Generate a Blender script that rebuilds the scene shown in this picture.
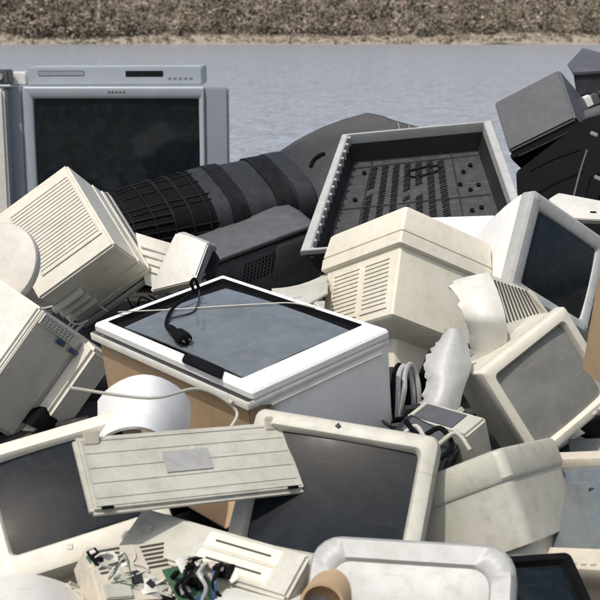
import bpy, bmesh, math, random
from mathutils import Matrix, Vector, noise
random.seed(7)
S = bpy.context.scene
for o in list(bpy.data.objects): bpy.data.objects.remove(o)
COL = S.collection

# ------------------------------------------------------------------ camera, sky, sun, exposure
F = 1200.0; PITCH = math.atan(265/F); CAM = Vector((0, 0, 1.65))
RX = Vector((1, 0, 0)); FW = Vector((0, math.cos(PITCH), -math.sin(PITCH))); UP = Vector((0, math.sin(PITCH), math.cos(PITCH)))
cam = bpy.data.cameras.new('camera'); cam.sensor_width = 36; cam.lens = 36*F/600; cam.clip_start = .05; cam.clip_end = 4000
co = bpy.data.objects.new('camera', cam); COL.objects.link(co)
co.location = CAM; co.rotation_euler = (math.pi/2-PITCH, 0, 0)
cam.dof.use_dof = True; cam.dof.focus_distance = 3.3; cam.dof.aperture_fstop = 11
S.camera = co
SUN = Vector((-.28, -.37, .885)).normalized()
w = bpy.data.worlds.new('World'); S.world = w; w.use_nodes = True
nt = w.node_tree; bg = nt.nodes['Background']
sky = nt.nodes.new('ShaderNodeTexSky'); sky.sky_type = 'NISHITA'; sky.sun_disc = False
sky.sun_elevation = math.asin(SUN.z); sky.sun_rotation = math.atan2(SUN.x, SUN.y)
sky.air_density = 1.0; sky.dust_density = 4.0; sky.ozone_density = 1.0
nt.links.new(sky.outputs[0], bg.inputs[0]); bg.inputs[1].default_value = .145
sl = bpy.data.lights.new('sun', 'SUN'); sl.energy = 2.75; sl.angle = math.radians(.9); sl.color = (1, .96, .90)
so = bpy.data.objects.new('sun', sl); COL.objects.link(so)
so.rotation_euler = SUN.to_track_quat('Z', 'Y').to_euler(); so.location = SUN*30
S.view_settings.view_transform = 'Standard'; S.view_settings.look = 'None'
S.view_settings.exposure = 0.0; S.view_settings.gamma = 1.0; S.view_settings.use_curve_mapping = False

# ------------------------------------------------------------------ helpers
def at(px, py, z): return CAM + z*(FW + RX*((px-300)/F) + UP*((300-py)/F))
def onplane(px, py, O, n):
    d = at(px, py, 1.0) - CAM
    return CAM + d*((O-CAM).dot(n)/d.dot(n))
def fr(O, X, Y, Z, s=1.0):
    O = Vector(O); X = Vector(X).normalized(); Z = Vector(Z); Z = (Z - X*Z.dot(X)).normalized(); Y = Z.cross(X)
    O = CAM + (O-CAM)*s
    M = Matrix((X, Y, Z)).transposed().to_4x4(); M.translation = O
    return M
def pose(px, py, z, yaw=0, pitch=0, roll=0):
    R = Matrix.Rotation(math.radians(yaw), 4, 'Z') @ Matrix.Rotation(math.radians(pitch), 4, 'X') @ Matrix.Rotation(math.radians(roll), 4, 'Y')
    R.translation = at(px, py, z); return R

class MB:
    def __init__(s): s.bm = bmesh.new()
    def _take(s, b, mi):
        m = bpy.data.meshes.new('t'); 
        for f in b.faces: f.material_index = mi
        b.to_mesh(m); b.free(); s.bm.from_mesh(m); bpy.data.meshes.remove(m)
    def box(s, x0, x1, y0, y1, z0, z1, bev=0.004, mi=0, M=None, seg=2, taper=None):
        b = bmesh.new(); v = {}
        tx, ty = taper or (1, 1); cx, cy = (x0+x1)/2, (y0+y1)/2
        for i, x in enumerate((x0, x1)):
            for j, y in enumerate((y0, y1)):
                for k, z in enumerate((z0, z1)):
                    q = Vector((cx+(x-cx)*tx, cy+(y-cy)*ty, z)) if k == 0 else Vector((x, y, z))
                    v[i, j, k] = b.verts.new(M @ q if M else q)
        for f in (((0,0,0),(0,1,0),(1,1,0),(1,0,0)), ((0,0,1),(1,0,1),(1,1,1),(0,1,1)), ((0,0,0),(1,0,0),(1,0,1),(0,0,1)),
                  ((0,1,0),(0,1,1),(1,1,1),(1,1,0)), ((0,0,0),(0,0,1),(0,1,1),(0,1,0)), ((1,0,0),(1,1,0),(1,1,1),(1,0,1))):
            b.faces.new([v[i] for i in f])
        bmesh.ops.recalc_face_normals(b, faces=b.faces)
        if bev: bmesh.ops.bevel(b, geom=b.edges[:], offset=bev, segments=seg, affect='EDGES', clamp_overlap=True)
        s._take(b, mi); return s
    def hull(s, pts, bev=0.006, mi=0, seg=2):
        b = bmesh.new()
        for p in pts: b.verts.new(p)
        r = bmesh.ops.convex_hull(b, input=b.verts[:])
        bmesh.ops.dissolve_limit(b, angle_limit=.09, verts=b.verts[:], edges=b.edges[:])
        bmesh.ops.recalc_face_normals(b, faces=b.faces)
        if bev: bmesh.ops.bevel(b, geom=b.edges[:], offset=bev, segments=seg, affect='EDGES', clamp_overlap=True)
        s._take(b, mi); return s
    def loft(s, rings, cap0=True, cap1=True, mi=0, mis=None):
        b = bmesh.new(); R = [[b.verts.new(p) for p in r] for r in rings]; n = len(R[0])
        m = {}
        for a in range(len(R)-1):
            for i in range(n):
                f = b.faces.new((R[a][i], R[a][(i+1) % n], R[a+1][(i+1) % n], R[a+1][i]))
        if cap0: b.faces.new(R[0][::-1])
        if cap1: b.faces.new(R[-1])
        bmesh.ops.recalc_face_normals(b, faces=b.faces)
        s._take(b, mi); return s
    def tube(s, pts, r, n=8, mi=0, smooth=6):
        P = [Vector(p) for p in pts]
        if smooth and len(P) > 2:
            Q = []
            for i in range(len(P)-1):
                p0, p1, p2, p3 = P[max(i-1, 0)], P[i], P[i+1], P[min(i+2, len(P)-1)]
                for k in range(smooth):
                    t = k/smooth
                    Q.append(.5*((2*p1)+(p2-p0)*t+(2*p0-5*p1+4*p2-p3)*t*t+(3*p1-p0-3*p2+p3)*t**3))
            P = Q+[P[-1]]
        rings = []; side = None
        for i, p in enumerate(P):
            t = (P[min(i+1, len(P)-1)]-P[max(i-1, 0)]).normalized()
            if side is None: side = t.orthogonal().normalized()
            side = (side-t*side.dot(t)).normalized(); u = t.cross(side)
            rings.append([p+side*(r*math.cos(a))+u*(r*math.sin(a)) for a in [2*math.pi*k/n for k in range(n)]])
        return s.loft(rings, mi=mi)
    def sheet(s, grid, th=.003, mi=0):
        """a curved sheet with thickness; grid[r][c] of points"""
        b = bmesh.new(); nr, nc = len(grid), len(grid[0])
        def nrm(r, c):
            a = Vector(grid[min(r+1, nr-1)][c])-Vector(grid[max(r-1, 0)][c]); d = Vector(grid[r][min(c+1, nc-1)])-Vector(grid[r][max(c-1, 0)][:])
            return a.cross(d).normalized()
        A = [[b.verts.new(Vector(grid[r][c])) for c in range(nc)] for r in range(nr)]
        B = [[b.verts.new(Vector(grid[r][c])+nrm(r, c)*th) for c in range(nc)] for r in range(nr)]
        for r in range(nr-1):
            for c in range(nc-1):
                b.faces.new((A[r][c], A[r][c+1], A[r+1][c+1], A[r+1][c])); b.faces.new((B[r][c], B[r+1][c], B[r+1][c+1], B[r][c+1]))
        per = [(0, c) for c in range(nc)]+[(r, nc-1) for r in range(1, nr)]+[(nr-1, c) for c in range(nc-2, -1, -1)]+[(r, 0) for r in range(nr-2, 0, -1)]
        for i in range(len(per)):
            (r, c), (r2, c2) = per[i], per[(i+1) % len(per)]
            b.faces.new((A[r][c], B[r][c], B[r2][c2], A[r2][c2]))
        bmesh.ops.recalc_face_normals(b, faces=b.faces)
        s._take(b, mi); return s
    def build(s, name, mats, parent=None, M=None, sharp=35):
        me = bpy.data.meshes.new(name)
        for f in s.bm.faces: f.smooth = True
        s.bm.to_mesh(me); s.bm.free()
        me.set_sharp_from_angle(angle=math.radians(sharp))
        for m in (mats if isinstance(mats, (list, tuple)) else [mats]): me.materials.append(m)
        o = bpy.data.objects.new(name, me); COL.objects.link(o)
        if parent: o.parent = parent
        if M is not None: o.matrix_world = M
        return o
def tag(o, label, cat, group=None):
    o['label'] = label; o['category'] = cat
    if group: o['group'] = group
    return o
def thing(name, label, cat, M, group=None):
    o = bpy.data.objects.new(name, None); COL.objects.link(o); o.empty_display_size = .05; o.matrix_world = M
    return tag(o, label, cat, group)
def rr(w, h, r, z, cx=0, cy=0, n=6, bulge=0.0):
    """rounded rectangle ring in the xy plane"""
    P = []
    for qx, qy, a0 in ((1, 1, 0), (-1, 1, 90), (-1, -1, 180), (1, -1, 270)):
        for k in range(n):
            a = math.radians(a0+90*k/(n-1))
            P.append(Vector((cx+qx*(w/2-r)+r*math.cos(a), cy+qy*(h/2-r)+r*math.sin(a), z)))
    return P

# ------------------------------------------------------------------ materials
def mat(name, col, rough=.45, var=.06, dirt=.25, dirtcol=(.16, .13, .09), scale=9, bump=.04, spec=.5, coat=0, bscale=420):
    m = bpy.data.materials.new(name); m.use_nodes = True; n = m.node_tree; L = n.links; p = n.nodes['Principled BSDF']
    tc = n.nodes.new('ShaderNodeTexCoord')
    n1 = n.nodes.new('ShaderNodeTexNoise'); n1.inputs['Scale'].default_value = scale; n1.inputs['Detail'].default_value = 6
    n2 = n.nodes.new('ShaderNodeTexNoise'); n2.inputs['Scale'].default_value = scale*3.1; n2.inputs['Detail'].default_value = 9; n2.inputs['Roughness'].default_value = .7
    n3 = n.nodes.new('ShaderNodeTexNoise'); n3.inputs['Scale'].default_value = bscale; n3.inputs['Detail'].default_value = 2
    for q in (n1, n2, n3): L.new(tc.outputs['Object'], q.inputs['Vector'])
    r1 = n.nodes.new('ShaderNodeValToRGB'); c = Vector(col)
    r1.color_ramp.elements[0].position = .3; r1.color_ramp.elements[1].position = .7
    a = c*(1-var); a.z *= (1-var*.6); b = c*(1+var)
    r1.color_ramp.elements[0].color = (*a, 1); r1.color_ramp.elements[1].color = (*[min(x, .9) for x in b], 1)
    L.new(n1.outputs[0], r1.inputs[0])
    r2 = n.nodes.new('ShaderNodeValToRGB'); r2.color_ramp.elements[0].position = .46; r2.color_ramp.elements[1].position = .74
    r2.color_ramp.elements[0].color = (0, 0, 0, 1); r2.color_ramp.elements[1].color = (dirt, dirt, dirt, 1)
    L.new(n2.outputs[0], r2.inputs[0])
    mx = n.nodes.new('ShaderNodeMixRGB'); mx.inputs[2].default_value = (*dirtcol, 1)
    L.new(r2.outputs[0], mx.inputs[0]); L.new(r1.outputs[0], mx.inputs[1])
    # fine specks and stretched scuffs
    n4 = n.nodes.new('ShaderNodeTexNoise'); n4.inputs['Scale'].default_value = 85; n4.inputs['Detail'].default_value = 4; n4.inputs['Roughness'].default_value = .75
    mp = n.nodes.new('ShaderNodeMapping'); mp.inputs['Rotation'].default_value = (.5, .9, .4); mp.inputs['Scale'].default_value = (5, 70, 9)
    n5 = n.nodes.new('ShaderNodeTexNoise'); n5.inputs['Scale'].default_value = 1.6; n5.inputs['Detail'].default_value = 5
    L.new(tc.outputs['Object'], n4.inputs['Vector']); L.new(tc.outputs['Object'], mp.inputs['Vector']); L.new(mp.outputs[0], n5.inputs['Vector'])
    src = mx
    for q, lo, hi, am in ((n4, .62, .72, .55), (n5, .63, .74, .45)):
        r = n.nodes.new('ShaderNodeValToRGB'); r.color_ramp.elements[0].position = lo; r.color_ramp.elements[1].position = hi
        k = min(1, dirt*am*2); r.color_ramp.elements[0].color = (0, 0, 0, 1); r.color_ramp.elements[1].color = (k, k, k, 1)
        m2 = n.nodes.new('ShaderNodeMixRGB'); m2.inputs[2].default_value = (*dirtcol, 1)
        L.new(q.outputs[0], r.inputs[0]); L.new(r.outputs[0], m2.inputs[0]); L.new(src.outputs[0], m2.inputs[1]); src = m2
    L.new(src.outputs[0], p.inputs['Base Color'])
    mr = n.nodes.new('ShaderNodeMapRange'); mr.inputs[3].default_value = rough*.8; mr.inputs[4].default_value = min(1, rough*1.3)
    L.new(n2.outputs[0], mr.inputs[0]); L.new(mr.outputs[0], p.inputs['Roughness'])
    p.inputs['Specular IOR Level'].default_value = spec; p.inputs['Coat Weight'].default_value = coat
    if bump:
        bp = n.nodes.new('ShaderNodeBump'); bp.inputs['Strength'].default_value = bump*3; bp.inputs['Distance'].default_value = .001
        L.new(n3.outputs[0], bp.inputs['Height']); L.new(bp.outputs[0], p.inputs['Normal'])
    return m
CREAM = mat('cream_plastic', (.72, .67, .545), .42, .05, .18)
CREAM2 = mat('cream_dark_plastic', (.58, .53, .43), .45, .06, .3)
BEIGE = mat('beige_plastic', (.66, .63, .54), .45, .06, .2)
PUTTY = mat('putty_plastic', (.47, .46, .395), .45, .08, .35)
OFFW = mat('off_white_plastic', (.66, .645, .58), .42, .05, .22)
WHITE = mat('white_plastic', (.76, .755, .72), .4, .03, .13)
GREYW = mat('pale_grey_plastic', (.42, .425, .41), .42, .06, .32)
SILVER = mat('silver_paint', (.38, .42, .455), .4, .04, .12, spec=.6)
SILVD = mat('dull_silver_paint', (.27, .30, .335), .42, .04, .15, spec=.6)
CHAR = mat('charcoal_plastic', (.024, .026, .030), .5, .12, .22, (.10, .10, .10), spec=.25)
CHARL = mat('grey_black_plastic', (.083, .085, .093), .5, .1, .25, (.2, .195, .19))
BLACK = mat('black_plastic', (.005, .005, .006), .8, .2, .2, (.02, .018, .016), spec=.1)
SLOT = mat('dark_opening', (.05, .047, .042), .8, .2, .3, bump=0)
SLOTP = mat('shadowed_opening', (.34, .32, .28), .8, .1, .3, bump=0)
CARD = mat('cardboard', (.42, .30, .18), .85, .08, .3, (.25, .15, .07), bump=.08)
BOARD = mat('green_circuit_board', (.05, .13, .07), .5, .3, .5)
METAL = mat('dull_metal', (.35, .35, .34), .35, .1, .4)
BLUE = mat('blue_connector', (.04, .09, .22), .45, .1, .2)
GLASSD = mat('dark_screen_glass', (.008, .012, .016), .07, .2, .3, (.045, .045, .042), bump=0, spec=.25)
GLASSG = mat('grey_screen_glass', (.13, .148, .158), .08, .12, .5, (.22, .22, .20), bump=0, spec=.6)
GLASSL = mat('light_grey_screen_glass', (.21, .215, .205), .12, .15, .55, (.32, .30, .27), bump=0, spec=.5)

# ------------------------------------------------------------------ setting: ground, lake, far shore
WZ = -1.35
def struct(o): o['kind'] = 'structure'; return o
def grid_mesh(name, xs, ys, h, m, parent=None):
    V = [(x, y, h(x, y)) for y in ys for x in xs]; nx = len(xs)
    Fc = [(j*nx+i, j*nx+i+1, (j+1)*nx+i+1, (j+1)*nx+i) for j in range(len(ys)-1) for i in range(nx-1)]
    me = bpy.data.meshes.new(name); me.from_pydata(V, [], Fc); me.materials.append(m)
    for p in me.polygons: p.use_smooth = True
    o = bpy.data.objects.new(name, me); COL.objects.link(o); return o
def lin(a, b, n): return [a+(b-a)*i/(n-1) for i in range(n)]
SOIL = mat('gravelly_soil', (.16, .135, .105), .95, .25, .6, (.08, .07, .055), scale=3, bump=.3, bscale=90)
def near_h(x, y):
    t = min(max((y-7)/6, 0), 1); t = t*t*(3-2*t)
    return -2.4*t + .05*noise.noise(Vector((x*.9, y*.9, 0))) - (max(0, y-13)*.1)
struct(grid_mesh('ground', lin(-70, 70, 120), lin(-45, 30, 100), near_h, SOIL))

wm = bpy.data.materials.new('lake_water'); wm.use_nodes = True; n = wm.node_tree; L = n.links; p = n.nodes['Principled BSDF']
p.inputs['Base Color'].default_value = (.35, .375, .40, 1); p.inputs['Roughness'].default_value = .16; p.inputs['IOR'].default_value = 1.33; p.inputs['Specular IOR Level'].default_value = .35  # base colour paled to stand in for the reflected bright sky
tc = n.nodes.new('ShaderNodeTexCoord'); mp = n.nodes.new('ShaderNodeMapping'); mp.inputs['Scale'].default_value = (.75, 1.0, 1)
L.new(tc.outputs['Object'], mp.inputs['Vector'])
acc = None
for sc, st in ((1.2, .16), (4.5, .46), (13.0, .44)):
    nn = n.nodes.new('ShaderNodeTexNoise'); nn.inputs['Scale'].default_value = sc; nn.inputs['Detail'].default_value = 3
    L.new(mp.outputs[0], nn.inputs['Vector'])
    sb = n.nodes.new('ShaderNodeVectorMath'); sb.operation = 'SUBTRACT'; sb.inputs[1].default_value = (.5, .5, .5); L.new(nn.outputs['Color'], sb.inputs[0])
    ml = n.nodes.new('ShaderNodeVectorMath'); ml.operation = 'MULTIPLY'; ml.inputs[1].default_value = (st*.5, st*1.5, 0); L.new(sb.outputs[0], ml.inputs[0])
    ad = n.nodes.new('ShaderNodeVectorMath'); ad.operation = 'ADD'; L.new(ml.outputs[0], ad.inputs[0])
    if acc is None: ad.inputs[1].default_value = (0, 0, 1)
    else: L.new(acc.outputs[0], ad.inputs[1])
    acc = ad
nz_ = n.nodes.new('ShaderNodeVectorMath'); nz_.operation = 'NORMALIZE'; L.new(acc.outputs[0], nz_.inputs[0]); L.new(nz_.outputs[0], p.inputs['Normal'])
struct(grid_mesh('lake_water', [-900, -300, 0, 300, 900], [9, 60, 200, 450], lambda x, y: WZ, wm))

FAR = 413
def hill_h(x, y):
    d = y-FAR-5*noise.noise(Vector((x*.02, 3, 0)))
    base = d*.42 if d < 14 else 5.88+(d-14)*.36
    return WZ + min(base, 62+18*noise.noise(Vector((x*.006, y*.006, 1)))) + (2.5*noise.noise(Vector((x*.045, y*.045, 5))) if d > 6 else 0)*min(1, max(0, (d-6)/12))
hm = mat('dry_hillside', (.24, .20, .155), .95, .25, .7, (.10, .085, .06), scale=.09, bump=0)
struct(grid_mesh('far_hillside', lin(-420, 420, 140), lin(FAR-10, FAR+330, 90), hill_h, hm))
shm = mat('pale_shore', (.29, .25, .195), .95, .2, .6, (.22, .18, .13), scale=.35, bump=0)
struct(grid_mesh('far_shore', lin(-300, 300, 260), lin(FAR-2, FAR+6.5, 12), lambda x, y: hill_h(x, y)+.3+.7*noise.noise(Vector((x*.25, y*.4, 0))), shm))

def quads_mesh(name, V, Fc, m):
    me = bpy.data.meshes.new(name); me.from_pydata(V, [], Fc); me.materials.append(m)
    o = bpy.data.objects.new(name, me); COL.objects.link(o); return o
def leafmat(name, cols, scale):
    m = bpy.data.materials.new(name); m.use_nodes = True; n = m.node_tree; L = n.links; p = n.nodes['Principled BSDF']; p.inputs['Roughness'].default_value = .9
    p.inputs['Specular IOR Level'].default_value = .1
    tc = n.nodes.new('ShaderNodeTexCoord'); nz = n.nodes.new('ShaderNodeTexNoise'); nz.inputs['Scale'].default_value = scale; nz.inputs['Detail'].default_value = 4
    L.new(tc.outputs['Object'], nz.inputs['Vector'])
    g = n.nodes.new('ShaderNodeNewGeometry'); ad = n.nodes.new('ShaderNodeMath'); ad.operation = 'MULTIPLY_ADD'; ad.inputs[1].default_value = .09
    L.new(g.outputs['Random Per Island'], ad.inputs[0]); L.new(nz.outputs[0], ad.inputs[2])
    r = n.nodes.new('ShaderNodeValToRGB'); r.color_ramp.interpolation = 'LINEAR'
    while len(r.color_ramp.elements) < len(cols): r.color_ramp.elements.new(.5)
    for i, c in enumerate(cols): r.color_ramp.elements[i].position = .36+.42*i/(len(cols)-1); r.color_ramp.elements[i].color = (*c, 1)
    L.new(ad.outputs[0], r.inputs[0]); L.new(r.outputs[0], p.inputs['Base Color'])
    vs = n.nodes.new('ShaderNodeVectorMath'); vs.operation = 'SCALE'; vs.inputs['Scale'].default_value = .35; L.new(g.outputs['Normal'], vs.inputs[0])
    va = n.nodes.new('ShaderNodeVectorMath'); va.operation = 'ADD'; va.inputs[1].default_value = (0, -.45, .8); L.new(vs.outputs[0], va.inputs[0])
    vn = n.nodes.new('ShaderNodeVectorMath'); vn.operation = 'NORMALIZE'; L.new(va.outputs[0], vn.inputs[0]); L.new(vn.outputs[0], p.inputs['Normal']); return m
LEAF = leafmat('autumn_scrub_leaves', [(.05, .048, .037), (.23, .19, .145), (.11, .11, .075), (.27, .21, .155), (.40, .35, .285), (.17, .15, .125)], .13)
rnd = random.Random(3)
V, Fc = [], []
def clump(c, rx, rz, k, s):
    for _ in range(k):
        a = Vector((rnd.gauss(0, 1), rnd.gauss(0, 1), rnd.gauss(0, 1))).normalized()*(rnd.random()**.4)
        q = c+Vector((a.x*rx, a.y*rx, a.z*rz)); u = Vector((rnd.gauss(0, 1), rnd.gauss(0, 1), rnd.gauss(0, 1))).normalized(); v = u.orthogonal().normalized()
        e = s*rnd.uniform(.5, 1.3); i = len(V)
        V.extend([q-u*e-v*e*.6, q+u*e-v*e*.5, q+u*e*.8+v*e*.7, q-u*e*.7+v*e*.6]); Fc.append((i, i+1, i+2, i+3))
for i in range(5200):
    if i < 3900: x = rnd.uniform(-185, 185); y = FAR+6+rnd.random()**1.25*62
    else: x = rnd.uniform(-330, 330); y = FAR+50+rnd.random()*190
    r = rnd.uniform(.9, 2.9)*(1.5 if i >= 3900 else 1)
    if rnd.random() < .15: r *= 1.5
    clump(Vector((x, y, hill_h(x, y)+r*.75)), r, r*rnd.uniform(.8, 1.35), 46 if i < 3900 else 16, r*(.17 if i < 3900 else .27))
for i in range(330):                                                # taller bushes and small trees standing out of the scrub
    x = rnd.uniform(-190, 190); y = FAR+7+rnd.random()*60; hgt = rnd.uniform(3.5, 7.5); z0 = hill_h(x, y)
    for _ in range(rnd.randint(3, 6)):
        clump(Vector((x+rnd.gauss(0, .22)*hgt, y+rnd.gauss(0, .2)*hgt, z0+hgt*rnd.uniform(.35, .9))), hgt*rnd.uniform(.14, .3), hgt*rnd.uniform(.12, .26), 34, hgt*.045)
for i in range(1500):                                               # bare grey stems
    x = rnd.uniform(-180, 180); y = FAR+6+rnd.random()*60; z0 = hill_h(x, y); hgt = rnd.uniform(2, 6); l = rnd.uniform(-.25, .25)*hgt; q = .09; i0 = len(V)
    V.extend([(x-q, y, z0), (x+q, y, z0), (x+l+q*.5, y+.2, z0+hgt), (x+l-q*.5, y+.2, z0+hgt)]); Fc.append((i0, i0+1, i0+2, i0+3))
o = quads_mesh('far_scrub', V, Fc, LEAF); o['kind'] = 'stuff'
o['label'] = 'brown and olive autumn scrub covering the hillside beyond the lake'
V, Fc = [], []
for i in range(1500):                                                # dry reeds and stones along the far waterline
    x = rnd.uniform(-170, 170); y = FAR+rnd.uniform(0, 7)
    clump(Vector((x, y, hill_h(x, y)+.4)), rnd.uniform(.5, 1.6), rnd.uniform(.3, .9), 9, .32)
o = quads_mesh('shore_reeds', V, Fc, leafmat('dry_reeds', [(.10, .08, .06), (.26, .21, .155), (.38, .33, .26), (.16, .13, .09)], .25)); o['kind'] = 'stuff'
o['label'] = 'pale dry reeds and stones along the far waterline'

# ------------------------------------------------------------------ the heap under the visible things: mixed small scrap
def sstep(a, b, x): t = min(max((x-a)/(b-a), 0), 1); return t*t*(3-2*t)
def heap_h(x, y):
    h = .42*sstep(1.2, 2.1, y)+.20*sstep(2.1, 3.3, y)+.12*sstep(3.2, 4.4, y)
    h *= 1-sstep(5.7, 7.2, y)
    return h*(1-sstep(1.9, 3.3, abs(x)))+.05*noise.noise(Vector((x*3, y*3, 2)))-.03
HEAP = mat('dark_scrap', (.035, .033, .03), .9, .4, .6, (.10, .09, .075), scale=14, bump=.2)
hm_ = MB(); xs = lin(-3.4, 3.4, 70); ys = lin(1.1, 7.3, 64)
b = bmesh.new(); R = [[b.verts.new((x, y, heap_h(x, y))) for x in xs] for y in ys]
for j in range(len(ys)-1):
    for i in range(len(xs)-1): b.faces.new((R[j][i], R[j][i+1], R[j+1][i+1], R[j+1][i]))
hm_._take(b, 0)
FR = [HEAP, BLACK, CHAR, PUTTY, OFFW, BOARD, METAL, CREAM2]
rnd = random.Random(11)
for i in range(900):
    x = rnd.uniform(-2.6, 2.6); y = rnd.uniform(1.3, 6.6)
    z = heap_h(x, y)+rnd.uniform(0, .05)
    M = Matrix.Translation((x, y, z)) @ Matrix.Rotation(rnd.uniform(0, 6.3), 4, 'Z') @ Matrix.Rotation(rnd.uniform(-.7, .7), 4, 'X') @ Matrix.Rotation(rnd.uniform(-.7, .7), 4, 'Y')
    mi = rnd.choices(range(1, 8), (5, 4, 3, 3, 2, 2, 2))[0]
    k = rnd.random()
    if k < .6:
        a, c = rnd.uniform(.02, .09), rnd.uniform(.015, .06); hm_.box(-a, a, -c, c, 0, rnd.choice((.003, .006, .02, .04)), .0015, mi, M, 1)
    elif k < .85:
        a = rnd.uniform(.03, .09); g = [[M @ Vector((a*(u-.5)*2, a*(v-.5)*1.4+rnd.uniform(-.008, .008), .04*math.cos((u-.5)*3)+rnd.uniform(-.004, .004))) for u in (0, .25, .5, .75, 1)] for v in (0, .33, .66, 1)]
        hm_.sheet(g, .003, mi)
    else:
        pts = [M @ Vector((rnd.uniform(-.15, .15), rnd.uniform(-.12, .12), rnd.uniform(0, .07))) for _ in range(5)]
        hm_.tube(pts, rnd.choice((.003, .004)), 6, rnd.choice((1, 1, 2, 4)), 5)
for i in range(110):
    p = at(rnd.uniform(385, 465), rnd.uniform(412, 470), rnd.uniform(2.76, 2.95))
    M = Matrix.Translation(p) @ Matrix.Rotation(rnd.uniform(0, 6.3), 4, 'Z') @ Matrix.Rotation(rnd.uniform(-1, 1), 4, 'X')
    a, c = rnd.uniform(.006, .028), rnd.uniform(.005, .018); hm_.box(-a, a, -c, c, 0, rnd.choice((.002, .006, .012)), .001, rnd.choices(range(1, 8), (5, 4, 3, 2, 1, 1, 2))[0], M, 1)
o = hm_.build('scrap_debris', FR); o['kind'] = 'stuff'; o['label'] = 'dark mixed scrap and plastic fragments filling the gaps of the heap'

# ------------------------------------------------------------------ pieces shared by the monitors
def grille(parent, P, ux, uy, nrm, w, h, n, m_slat, m_gap, cols=1, duty=.62, gapc=.012, name='vent_grille', lift=.0015):
    """louvred panel: dark plate just proud of the casing, slats standing 2 mm above it. P = corner"""
    ux = Vector(ux).normalized(); uy = Vector(uy).normalized(); nrm = Vector(nrm).normalized(); P = Vector(P)
    M = Matrix((ux, uy, nrm)).transposed().to_4x4(); M.translation = P
    g = MB(); g.box(0, w, 0, h, -.002, lift, 0, 1, M)
    cw = (w-gapc*(cols-1))/cols
    for c in range(cols):
        x0 = c*(cw+gapc)
        for k in range(n):
            y0 = h*k/n; g.box(x0+.001, x0+cw-.001, y0, y0+h/n*duty, lift-.001, lift+.0022, .0006, 0, M, 1)
        if c < cols-1: g.box(x0+cw, x0+cw+gapc, .001, h-.001, lift-.001, lift+.0024, .0006, 0, M, 1)
    g.box(-.004, .0005, -.004, h+.004, lift-.003, lift+.0026, .0006, 0, M, 1); g.box(w-.0005, w+.004, -.004, h+.004, lift-.003, lift+.0026, .0006, 0, M, 1)
    g.box(0, w, -.004, 0.0004, lift-.003, lift+.0026, .0006, 0, M, 1); g.box(0, w, h-.0004, h+.004, lift-.003, lift+.0026, .0006, 0, M, 1)
    return g.build(name, [m_slat, m_gap], parent)
def holes(parent, M, nx, ny, dx, dy, sx, sy, m, name='speaker_holes', skew=0):
    g = MB()
    for i in range(nx):
        for j in range(ny):
            x = i*dx+j*skew; y = j*dy
            g.box(x-sx/2, x+sx/2, y-sy/2, y+sy/2, -.002, .0008, 0, 0, M)
    return g.build(name, m, parent)
def dome_screen(w, h, r, z, dome, cx=0, cy=0):
    U = lin(-1, 1, 15); w += .006; h += .006
    return MB().sheet([[Vector((cx+w/2*u, cy+h/2*v_, z+dome*(1-.5*u*u-.5*v_*v_))) for u in U] for v_ in U], -.004)
def crt(M, label, group, W, H, D, shell, face, glass, bd=.06, bw=(.035, .035), chin=.02, rear=(.62, .62), rc=.02, dome=.012, name='crt_monitor', cat='monitor', vents=True, base=False, steps=True):
    """a whole tube monitor: origin at the middle of the bezel front, screen looks along +z"""
    t = thing(name, label, cat, M, group)
    sw, sh = W-2*bw[0], H-2*bw[1]-chin; cy = chin/2
    g = MB().loft([rr(W-.008, H-.008, rc, -bd), rr(W, H, rc, -bd+.006), rr(W, H, rc, -.012), rr(W-.006, H-.006, rc, -.004), rr(W-.02, H-.02, rc, 0), rr(sw+.012, sh+.012, .014, 0, 0, cy), rr(sw+.002, sh+.002, .012, -.006, 0, cy), rr(sw-.006, sh-.006, .012, -.026, 0, cy)], False, False)
    g.build('bezel', face, t)
    dome_screen(sw-.004, sh-.004, .014, -.024, dome, 0, cy).build('screen', glass, t)
    rings = [rr(W-.012, H-.012, rc, -bd+.002), rr(W-.016, H-.016, rc, -bd-.02), rr(W*.94, H*.94, rc*1.2, -bd-.05)]
    if steps: rings += [rr(W*.90, H*.92, rc*1.3, -bd-.12), rr(W*.82, H*.86, rc*1.4, -bd-.125)]
    rings += [rr(W*(rear[0]*.3+.6), H*(rear[1]*.3+.64), rc*1.5, -D*.62), rr(W*rear[0]+.02, H*rear[1]+.02, rc*1.5, -D+.03), rr(W*rear[0], H*rear[1], rc*1.3, -D+.006), rr(W*rear[0]-.03, H*rear[1]-.03, rc, -D)]
    MB().loft(rings, False, True).build('casing', shell, t)
    if vents: grille(t, (W*rear[0]*.38, -H*rear[1]*.35, -D), (-1, 0, 0), (0, 1, 0), (0, 0, -1), W*rear[0]*.76, H*rear[1]*.7, 14, shell, SLOT, 2)
    for k in range(3): MB().box(W*.5-bw[0]-.02-k*.022, W*.5-bw[0]-.006-k*.022, -H/2+.009, -H/2+.015, -.004, .003, .0015).build('control_button', face, t)
    if base:
        MB().loft([rr(W*.6, H*.62, H*.2, -.001), rr(W*.62, H*.64, H*.2, -.008), rr(W*.6, H*.6, H*.2, -.02), rr(W*.34, H*.34, H*.12, -.03), rr(W*.32, H*.32, H*.12, -.06)], True, True).build('stand', shell, t).matrix_local = Matrix.Translation((0, -H/2-.035, -D*.45)) @ Matrix.Rotation(math.radians(90), 4, 'X')
    return t
# ================================================================== back row
GM = 'tube monitors thrown on the heap'
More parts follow.
